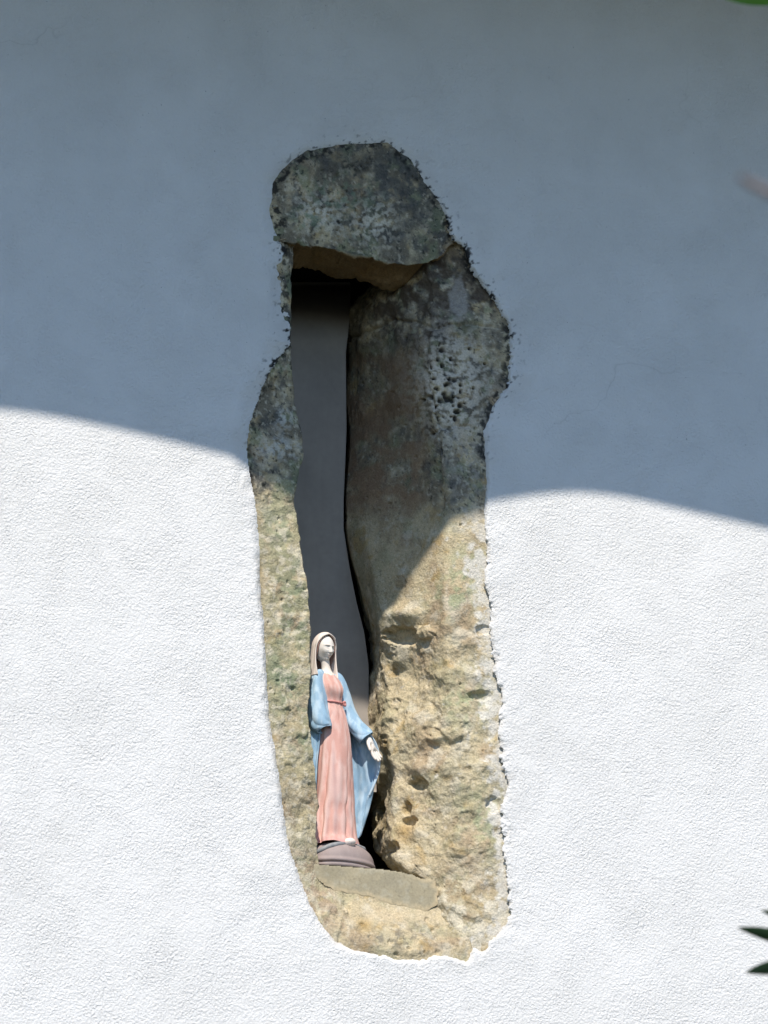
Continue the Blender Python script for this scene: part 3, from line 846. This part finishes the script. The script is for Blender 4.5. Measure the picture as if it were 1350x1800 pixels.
# neck and chest
hx, hy = axis(398.0)
zs_ = np.linspace(338, 384, 24)
th = np.linspace(0, 2 * np.pi, 48, endpoint=False)
arr = []
for z_ in zs_:
    f = (z_ - 338) / 46
    rx_ = curve([(0, 19), (0.25, 15), (0.45, 9.4), (1, 8.6)], f); ry_ = curve([(0, 15.5), (0.25, 13.0), (0.45, 9.2), (1, 8.6)], f)
    ax_, ay_ = axis(z_)
    arr.append(np.stack([ax_ + rx_ * np.cos(th), ay_ + 0.5 + ry_ * np.sin(th), np.full_like(th, z_)], -1))
sg('neck', np.array(arr), C_SKIN * np.array([1.04, 1.0, 0.95]), True)

# head: ellipsoid sculpted with features; front is -Y
nt_, npn = 130, 170
tt = np.linspace(0.001, np.pi - 0.001, nt_)[:, None]; pp = np.linspace(0, 2 * np.pi, npn, endpoint=False)[None, :]
dx = np.sin(tt) * np.sin(pp); dy = -np.sin(tt) * np.cos(pp); dz = np.cos(tt) * np.ones_like(pp)
hxr, hyr, hzr = 16.2, 19.0, 24.0
Xh, Yh, Zh = hxr * dx, hyr * dy, hzr * dz
front = sstep(0.0, 0.7, -dy)
jaw = sstep(0, -22, Zh)
Xh = Xh * (1 - 0.36 * jaw * np.clip(front + 0.2, 0, 1)); 
Yh = Yh + 2.0 * jaw * front * 0.3
G = lambda x0_, z0_, sx_, sz_: np.exp(-((Xh - x0_) / sx_) ** 2 - ((Zh - z0_) / sz_) ** 2) * front
off = np.zeros_like(Xh)
for s_ in (-1, 1):
    off -= 3.0 * G(s_ * 6.2, 0.5, 3.8, 2.6)                     # eye sockets
    off += 1.9 * G(s_ * 6.3, 0.0, 2.9, 1.6)                      # lids over the eyeballs
    off += 1.3 * G(s_ * 6.5, 4.4, 4.8, 1.5)                      # brow
    off += 1.1 * G(s_ * 8.0, -7.0, 4.5, 4.5)                     # cheek
    off += 1.2 * G(s_ * 2.0, -7.6, 1.2, 1.3)                     # nostril wings
nl = np.clip((3.0 - Zh) / 10.5, 0, 1)
off += (1.0 + 4.3 * nl) * np.exp(-(Xh / (1.5 + 0.7 * nl)) ** 2) * sstep(5.5, 1.0, Zh) * sstep(-9.6, -7.4, Zh) * front
off += 1.7 * G(0, -12.0, 3.9, 1.0) + 1.8 * G(0, -14.6, 3.2, 1.1) - 0.9 * G(0, -13.2, 3.8, 0.55) - 0.8 * G(0, -16.6, 3.5, 1.0)
off += 2.4 * G(0, -20.0, 4.6, 3.0)
Yh = Yh - off
ca, sa = math.cos(R(-6)), math.sin(R(-6))                        # tilt the face down a little
Yr = Yh * math.cos(R(7)) - Zh * math.sin(R(7)); Zr = Yh * math.sin(R(7)) + Zh * math.cos(R(7))
HC = np.array([hx, hy - 2.0, 398.0])
hc = np.broadcast_to(C_SKIN, (*Xh.shape, 3)).copy()
for s_ in (-1, 1):
    hc = lay(hc, np.array([0.28, 0.22, 0.19]), 0.6 * G(s_ * 6.3, -0.7, 3.0, 0.9))
    hc = lay(hc, np.array([0.26, 0.20, 0.17]), 0.5 * G(s_ * 6.6, 4.3, 3.6, 0.55))
hc = lay(hc, np.array([0.55, 0.30, 0.27]), 0.6 * (G(0, -12.2, 3.3, 0.9) + G(0, -14.4, 2.7, 0.9)))
YAW = R(2)
def headpt(x, y, z):
    return np.stack([HC[0] + x * math.cos(YAW) - y * math.sin(YAW), HC[1] + x * math.sin(YAW) + y * math.cos(YAW), HC[2] + z], -1)
head = sg('head', headpt(Xh, Yr, Zr), hc, True, caps=(True, True))

def hood(name, rx_, ry_, rz_, open_pts, zlow, flare, colour, thick, nrow=90, ncol=150, wave=0.0, backoff=0.0, edge=0.0, zlow_front=None):
    """shell over the head: dome, then a fall of cloth; open towards the face"""
    tmax = 1.0
    out = []
    for i_ in range(nrow):
        f = i_ / (nrow - 1)
        if f < 0.45:
            t_ = f / 0.45 * math.pi / 2
            r_ = math.sin(t_); z_ = rz_ * math.cos(t_); fl = 0
        else:
            d_ = (f - 0.45) / 0.55
            r_ = 1 + flare * d_; z_ = -zlow * d_; fl = d_
        op = curve(open_pts, f)
        ph = np.linspace(op, 2 * np.pi - op, ncol)
        w_ = wave * min(1, f * 2) * (np.sin(9 * ph + 2 * f) + 0.6 * np.sin(15 * ph + 1 + 3 * f))
        rim = edge * np.exp(-((ph - op) / 0.12) ** 2) + edge * np.exp(-((2 * np.pi - op - ph) / 0.12) ** 2)
        x_ = (rx_ * r_ + w_ + rim) * np.sin(ph); y_ = -(ry_ * r_ + w_ + rim) * np.cos(ph) + backoff * fl
        out.append(headpt(x_, y_, np.full_like(ph, z_)))
    arr = np.array(out)
    return sg(name, arr, colour(arr) if callable(colour) else colour, False, thick=thick)

hood('hair', 17.8, 20.0, 25.5, [(0, 0.05), (0.12, 0.3), (0.2, 0.75), (0.33, 1.10), (0.45, 1.24), (0.55, 1.32), (0.68, 1.55), (0.8, 1.75), (1, 1.9)], 46, -0.10,
     lambda a: worn(a, C_HAIR, np.array([0.38, 0.26, 0.22]), 8, 0.7), 1.5, wave=0.5, edge=0.6)
hood('veil', 19.9, 22.2, 28.2, [(0, 0.02), (0.17, 0.10), (0.23, 0.66), (0.32, 1.08), (0.45, 1.32), (0.6, 1.36), (0.8, 1.28), (1, 1.12)], 52, 0.16,
     lambda a: worn(a, C_CREAM, np.array([0.80, 0.73, 0.66]), 18, 0.6), 2.0, wave=0.45, backoff=2.0, edge=1.2)

# sleeves of the mantle
def sleeve(name, pts, n=90, ringn=64, seed=0.0, squash=0.8, capped=False):
    sp = spl(pts, n)
    def fo(t_, a_):
        return (0.10 * sp[:, 3:4]) * (np.sin(3 * a_ + 5 * t_ + seed) * 0.7 + np.abs(np.sin(2.5 * a_ + 7 * t_ * t_ + seed)) - 0.5) + 0.9 * noise(np.stack([np.cos(a_) * 2 + 0 * t_, np.sin(a_) * 2 + 0 * t_, 4 * t_ + seed + 0 * a_], -1))
    arr = tube(sp[:, :3], sp[:, 3], ringn, squash, fo)
    return sg(name, arr, worn(arr, C_BLUE, C_BLUE2, 12, 0.75, seed), True, thick=-1.6, caps=(True, False))
sleeve('sleeve', [(-22, 8, 352, 8), (-31, 6, 343, 13.5), (-37, 2, 318, 15), (-40, -2, 288, 17.5), (-38, -8, 262, 18.5), (-35, -13, 250, 15), (-34, -15, 246, 12)], seed=1.0)
sleeve('sleeve', [(2, 8, 354, 7), (12, 6, 346, 10.5), (20, 4, 322, 12), (28, 1, 292, 12.5), (37, -8, 268, 13), (48, -17, 250, 14), (53, -21, 243, 14.5)], seed=4.0)

# mantle: cloth round the back, pulled out to the viewer's right below the open hand
ROWS = {  # z : control points (x, y) from her right front edge round the back to her left front edge
    352: [(-34, 2), (-38, 10), (-26, 20), (-10, 23), (4, 19), (14, 10), (12, 2)],
    320: [(-40, -4), (-48, 8), (-34, 24), (-10, 28), (14, 24), (26, 12), (24, 2)],
    270: [(-38, -8), (-50, 8), (-36, 27), (-6, 31), (24, 27), (40, 10), (38, -4)],
    235: [(-36, -6), (-48, 10), (-36, 28), (-4, 32), (28, 28), (48, 6), (50, -14)],
    190: [(-38, -2), (-47, 12), (-34, 29), (-2, 33), (34, 27), (58, 4), (72, -24)],
    140: [(-40, 0), (-48, 14), (-34, 31), (0, 35), (36, 28), (64, 8), (81, -24)],
    95:  [(-43, 0), (-50, 15), (-36, 32), (0, 37), (36, 30), (60, 12), (76, -20)],
    60:  [(-45, 0), (-52, 16), (-38, 34), (0, 38), (33, 32), (52, 16), (68, -12)]}
zk = sorted(ROWS)
nrow, ncol = 110, 170
ctrl = np.array([ROWS[z_] for z_ in zk], float)
zr = np.linspace(60, 352, nrow)
tab = np.stack([np.stack([curve(list(zip(zk, ctrl[:, j, c_])), zr) for c_ in (0, 1)], -1) for j in range(7)], 1)
tq = np.linspace(0, 1, ncol)
arr = np.zeros((nrow, ncol, 3))
for i_ in range(nrow):
    arr[i_, :, :2] = spl(tab[i_], ncol)
    lowz = 60 + 8 * tq + 74 * sstep(0.87, 1.0, tq) + 4 * np.sin(tq * 40) + 3 * np.sin(tq * 73)            # lower hem rises to the outer edge
    arr[i_, :, 2] = lowz + (352 - lowz) * (zr[i_] - 60) / 292
dn = np.stack([np.gradient(arr[..., 1], axis=1), -np.gradient(arr[..., 0], axis=1)], -1)
dn /= np.linalg.norm(dn, axis=-1)[..., None] + 1e-9
wv = (np.sin(tq * 46 + 0.8 * np.sin(arr[..., 2] / 40)) * 1.2 + np.sin(tq * 88 + arr[..., 2] / 45) * 0.7 + 1.2 * noise(arr / 22)) * sstep(352, 260, arr[..., 2])
arr[..., :2] += dn * wv[..., None]
mc = worn(arr, C_BLUE, C_BLUE2, 14, 0.8, 7.0)
mc = lay(mc, np.array([0.64, 0.72, 0.77]), 0.5 * sstep(0.95, 1.0, tq)[None, :] * np.ones((nrow, 1)))
sg('mantle', arr, mc, False, thick=2.2)

# open left hand: wrist, palm, four fingers and a thumb hanging down and out of the cuff
def skin_piece(name, verts, edges, radii, colour, parent=None, levels=2):
    me = bpy.data.meshes.new(name)
    me.from_pydata([tuple(np.asarray(v) * SC) for v in verts], edges, [])
    o = link(name, me, None, parent or statue)
    md = o.modifiers.new('skin', 'SKIN')
    lay_ = me.skin_vertices[0] if len(me.skin_vertices) else None
    for i_, r_ in enumerate(radii):
        sv = me.skin_vertices[0].data[i_]
        sv.radius = (r_[0] * SC, r_[1] * SC) if isinstance(r_, tuple) else (r_ * SC, r_ * SC)
    me.skin_vertices[0].data[0].use_root = True
    sb = o.modifiers.new('smooth', 'SUBSURF'); sb.levels = levels; sb.render_levels = levels
    return o
m_, nt, b = new_mat('pale_paint'); M_SKINP = m_
nt.links.new(ramp(nt, noise_tex(nt, coords(nt), 160, 4, 0.6), [(0.3, (0.70, 0.64, 0.57)), (0.7, (0.80, 0.75, 0.68))]), b.inputs['Base Color'])
b.inputs['Roughness'].default_value = 0.65
def hand(wrist, down, side, nrm):
    wrist, down, side, nrm = (np.asarray(a, float) for a in (wrist, down, side, nrm))
    V = [wrist, wrist + down * 9, wrist + down * 18]; E = [(0, 1), (1, 2)]; RR = [(4.6, 4.0), (6.2, 3.6), (6.8, 3.2)]
    for k_, (so, ln) in enumerate(((-5.4, 13), (-1.8, 15.5), (1.8, 14.5), (5.2, 11))):
        b0 = len(V)
        p0 = wrist + down * 20 + side * so
        V += [p0, p0 + down * ln * 0.5 + side * so * 0.12 + nrm * 0.8, p0 + down * ln + side * so * 0.18 + nrm * 2.6]
        E += [(2, b0), (b0, b0 + 1), (b0 + 1, b0 + 2)]; RR += [2.1, 1.9, 1.4]
    b0 = len(V)
    V += [wrist + down * 9 - side * 6.5 + nrm * 1.5, wrist + down * 15 - side * 10.5 + nrm * 3.5, wrist + down * 21 - side * 12 + nrm * 4]
    E += [(1, b0), (b0, b0 + 1), (b0 + 1, b0 + 2)]; RR += [2.6, 2.1, 1.5]
    return V, E, RR
nv = lambda v: np.asarray(v, float) / np.linalg.norm(v)
dn_ = nv((0.30, -0.22, -0.92)); sd_ = nv(np.cross(dn_, (0.2, -1, 0.1))); nm_ = nv(np.cross(sd_, dn_))
V, E, RR = hand((55, -23, 246), dn_, -sd_, nm_ if nm_[1] < 0 else -nm_)
V = [np.asarray(V[0]) + (np.asarray(p) - V[0]) * 1.42 for p in V]; RR = [tuple(x * 1.45 for x in r_) if isinstance(r_, tuple) else r_ * 1.5 for r_ in RR]
ho = skin_piece('hand', V, E, RR, None)
ho.data.materials.append(M_SKINP)

# bare foot tip on the globe and the grey snake under it
ang = np.linspace(0, 2 * np.pi, 40, endpoint=False); tt = np.linspace(0.02, np.pi - 0.02, 24)
ft = np.stack([np.stack([6 + 12.0 * np.sin(t_) * np.cos(ang) + 1.0 * math.cos(t_), -30 - 15 * math.cos(t_) * np.ones_like(ang), 48 - 8 * (1 - math.cos(t_)) * 0.3 + 8.5 * np.sin(t_) * np.sin(ang)], -1) for t_ in tt])
sg('foot', ft, C_CREAM * 1.05, True, caps=(True, True))
def globe_pt(a, h):
    """point on the plinth dome at bearing a (0 = front) and height share h"""
    r_ = 54.5 * math.cos(h * 1.45) ** 0.8; z_ = 16 + 36 * math.sin(h * 1.45)
    return (11 + 1.2 * r_ * math.sin(a), -0.9 * r_ * math.cos(a), z_)
sn = spl([globe_pt(R(-92), 0.12), globe_pt(R(-70), 0.2), globe_pt(R(-48), 0.42), globe_pt(R(-22), 0.60), globe_pt(R(5), 0.72), globe_pt(R(40), 0.66), globe_pt(R(58), 0.55)], 70)
sr = curve([(0, 1.5), (0.15, 3.6), (0.6, 4.0), (0.85, 3.0), (0.93, 3.8), (1, 1.6)], np.linspace(0, 1, 70))
sg('snake', tube(sn, sr, 18), worn(tube(sn, sr, 18), np.array([0.25, 0.26, 0.27]), np.array([0.36, 0.36, 0.35]), 10, 0.7), True, caps=(True, True))

base_pt = at(608, 1524, 0.055)          # front of the plinth on the cement edge
SY = 0.108
sp_ = at(605, 1524, 0.06)
statue.location = (float(at(588, 1520, SY)[0]), SY, float(at(604, 1523, 0.060)[2]) + 0.0005)
statue.rotation_euler = (0, 0, R(20))

# ---------------------------------------------------------------- oleander shrub in front of the wall, mostly out of the picture on the right
M_LEAF = plain_mat('oleander_leaf', (0.018, 0.045, 0.016), (0.03, 0.07, 0.022), 30, 0.55, 0.2, 0.001, 0.12)  # dark green holds the shade of the backlit leaves in its colour
M_LEAF_LIT = plain_mat('sunlit_leaf', (0.07, 0.20, 0.02), (0.10, 0.27, 0.03), 30, 0.5, 0.2, 0.001, 0.4)  # brighter green: sunlight through the blade put into the colour
M_BARK = plain_mat('bark', (0.16, 0.11, 0.08), (0.26, 0.19, 0.14), 40, 0.9, 0.4, 0.002)
M_RED = plain_mat('reddish_twig', (0.36, 0.25, 0.21), (0.46, 0.33, 0.28), 60, 0.8, 0.2, 0.001)
shrub = link('oleander_shrub', None, None)
shrub['label'] = 'dark green oleander shrub whose leaf tips reach in at the right edge'
shrub['category'] = 'shrub'
def ray(u, v, dist):
    a = (u - 675) / 900 * HALF; b = (900 - v) / 900 * HALF
    d = FW + a * RT + b * UP
    return CPOS + d * dist
# one leaf: a folded lance-shaped blade with its midrib, along +X
n_ = 14
lv, lf = [], []
for i_ in range(n_):
    f = i_ / (n_ - 1); w_ = 0.0105 * math.sin(math.pi * min(1, f ** 0.85 * 0.97 + 0.02)) ** 0.8 * (1.0 if f < .97 else .5)
    z_ = 0.010 * math.sin(f * 2.4)
    lv += [(f * 0.125, -w_, z_ + 0.3 * w_), (f * 0.125, 0, z_ - 0.0004), (f * 0.125, w_, z_ + 0.3 * w_)]
for i_ in range(n_ - 1):
    a = i_ * 3
    lf += [(a, a + 1, a + 4, a + 3), (a + 1, a + 2, a + 5, a + 4)]
leaf_me = make_mesh('leaf', lv, lf); leaf_me.materials.append(M_LEAF)
sunlit_me = make_mesh('leaf', lv, lf); sunlit_me.materials.append(M_LEAF_LIT)
def put_leaf(base, direction, size=1.0, me=leaf_me, roll=0.0):
    d = Vector(direction).normalized()
    o = link('leaf', me, None, shrub)
    q = d.to_track_quat('X', 'Z')
    from mathutils import Quaternion
    o.matrix_world = Matrix.Translation(Vector(base)) @ (q @ Quaternion((1, 0, 0), roll)).to_matrix().to_4x4() @ Matrix.Scale(size, 4)
    return o
root_p = np.array([*ray(1500, 1500, 5.4)[:2], 0.0])
def branch(name, pts, r0, r1, mat):
    sp2 = spl(pts, 40)
    arr = tube(sp2, np.linspace(r0, r1, 40), 10)
    me = make_mesh(name, arr.reshape(-1, 3), grid_faces(40, 10, True), True)
    return link(name, me, mat, shrub)
tips = []
def grow(target, r0=0.014, mat=M_BARK, name='stem', mid=None):
    target = np.asarray(target, float)
    m1 = root_p + np.array([0.02, 0.02, target[2] * 0.45]) if mid is None else mid
    m2 = root_p * 0.35 + target * 0.65; m2[2] = target[2] * 0.82
    branch(name, [root_p, m1, m2, target], r0, r0 * 0.3, mat)
    tips.append((target, m2))
for (u, v, dist) in [(1440, 1660, 4.5), (1470, -20, 4.6), (1560, 300, 5.3), (1600, 900, 5.6), (1680, 500, 5.2), (1720, 1300, 5.5), (1850, 800, 5.4), (1560, 1250, 5.6)]:
    grow(ray(u, v, dist))
# leaves that reach into the picture
def leaf_px(u0, v0, u1, v1, dist, d2, me, width=1.0, roll=0.0):
    p0, p1 = ray(u0, v0, dist), ray(u1, v1, d2)
    L = float(np.linalg.norm(p1 - p0))
    o = put_leaf(p0, p1 - p0, L / 0.125, me, roll)
    o.scale = (L / 0.125, L / 0.125 * width, L / 0.125 * width)
    return o
leaf_px(1437, 1670, 1300, 1634, 4.5, 4.45, leaf_me, 0.9, R(55))
leaf_px(1436, 1700, 1318, 1713, 4.5, 4.42, leaf_me, 1.0, R(60))
leaf_px(1436, 1640, 1335, 1602, 4.5, 4.52, leaf_me, 1.2, R(60))
leaf_px(1450, -20, 1276, -8, 4.6, 4.5, sunlit_me, 1.5, R(60))
# a thin reddish twig much nearer the camera
tw = [ray(1480, 420, 2.45), ray(1400, 365, 2.4), ray(1345, 336, 2.37), ray(1318, 322, 2.35), ray(1304, 313, 2.34)]
twig_r = 0.0022
arr = tube(spl(tw, 40), np.linspace(twig_r * 1.3, twig_r * 0.9, 40), 10)
link('twig', make_mesh('twig', arr.reshape(-1, 3), grid_faces(40, 10, True), True), M_RED, shrub)
branch('stem', [root_p, root_p * 0.6 + np.array([*ray(1700, 900, 3.6)[:2], 1.0]) * 0.4, ray(1640, 620, 2.7), tw[0]], 0.012, twig_r * 1.3, M_BARK)
for (tip, m2) in tips:
    for k in range(26):
        f = random.random()
        p = np.asarray(m2) * (1 - f) + np.asarray(tip) * f
        d = np.array([random.gauss(0, 1), random.gauss(0, 1), random.gauss(0.35, .7)]); d /= np.linalg.norm(d)
        size = random.uniform(0.85, 1.25)
        e = p + d * 0.125 * size
        if pix(e)[0] < 1372 or pix(p)[0] < 1372: continue
        put_leaf(p, d, size, leaf_me if random.random() < 0.85 else sunlit_me, random.uniform(-1, 1))
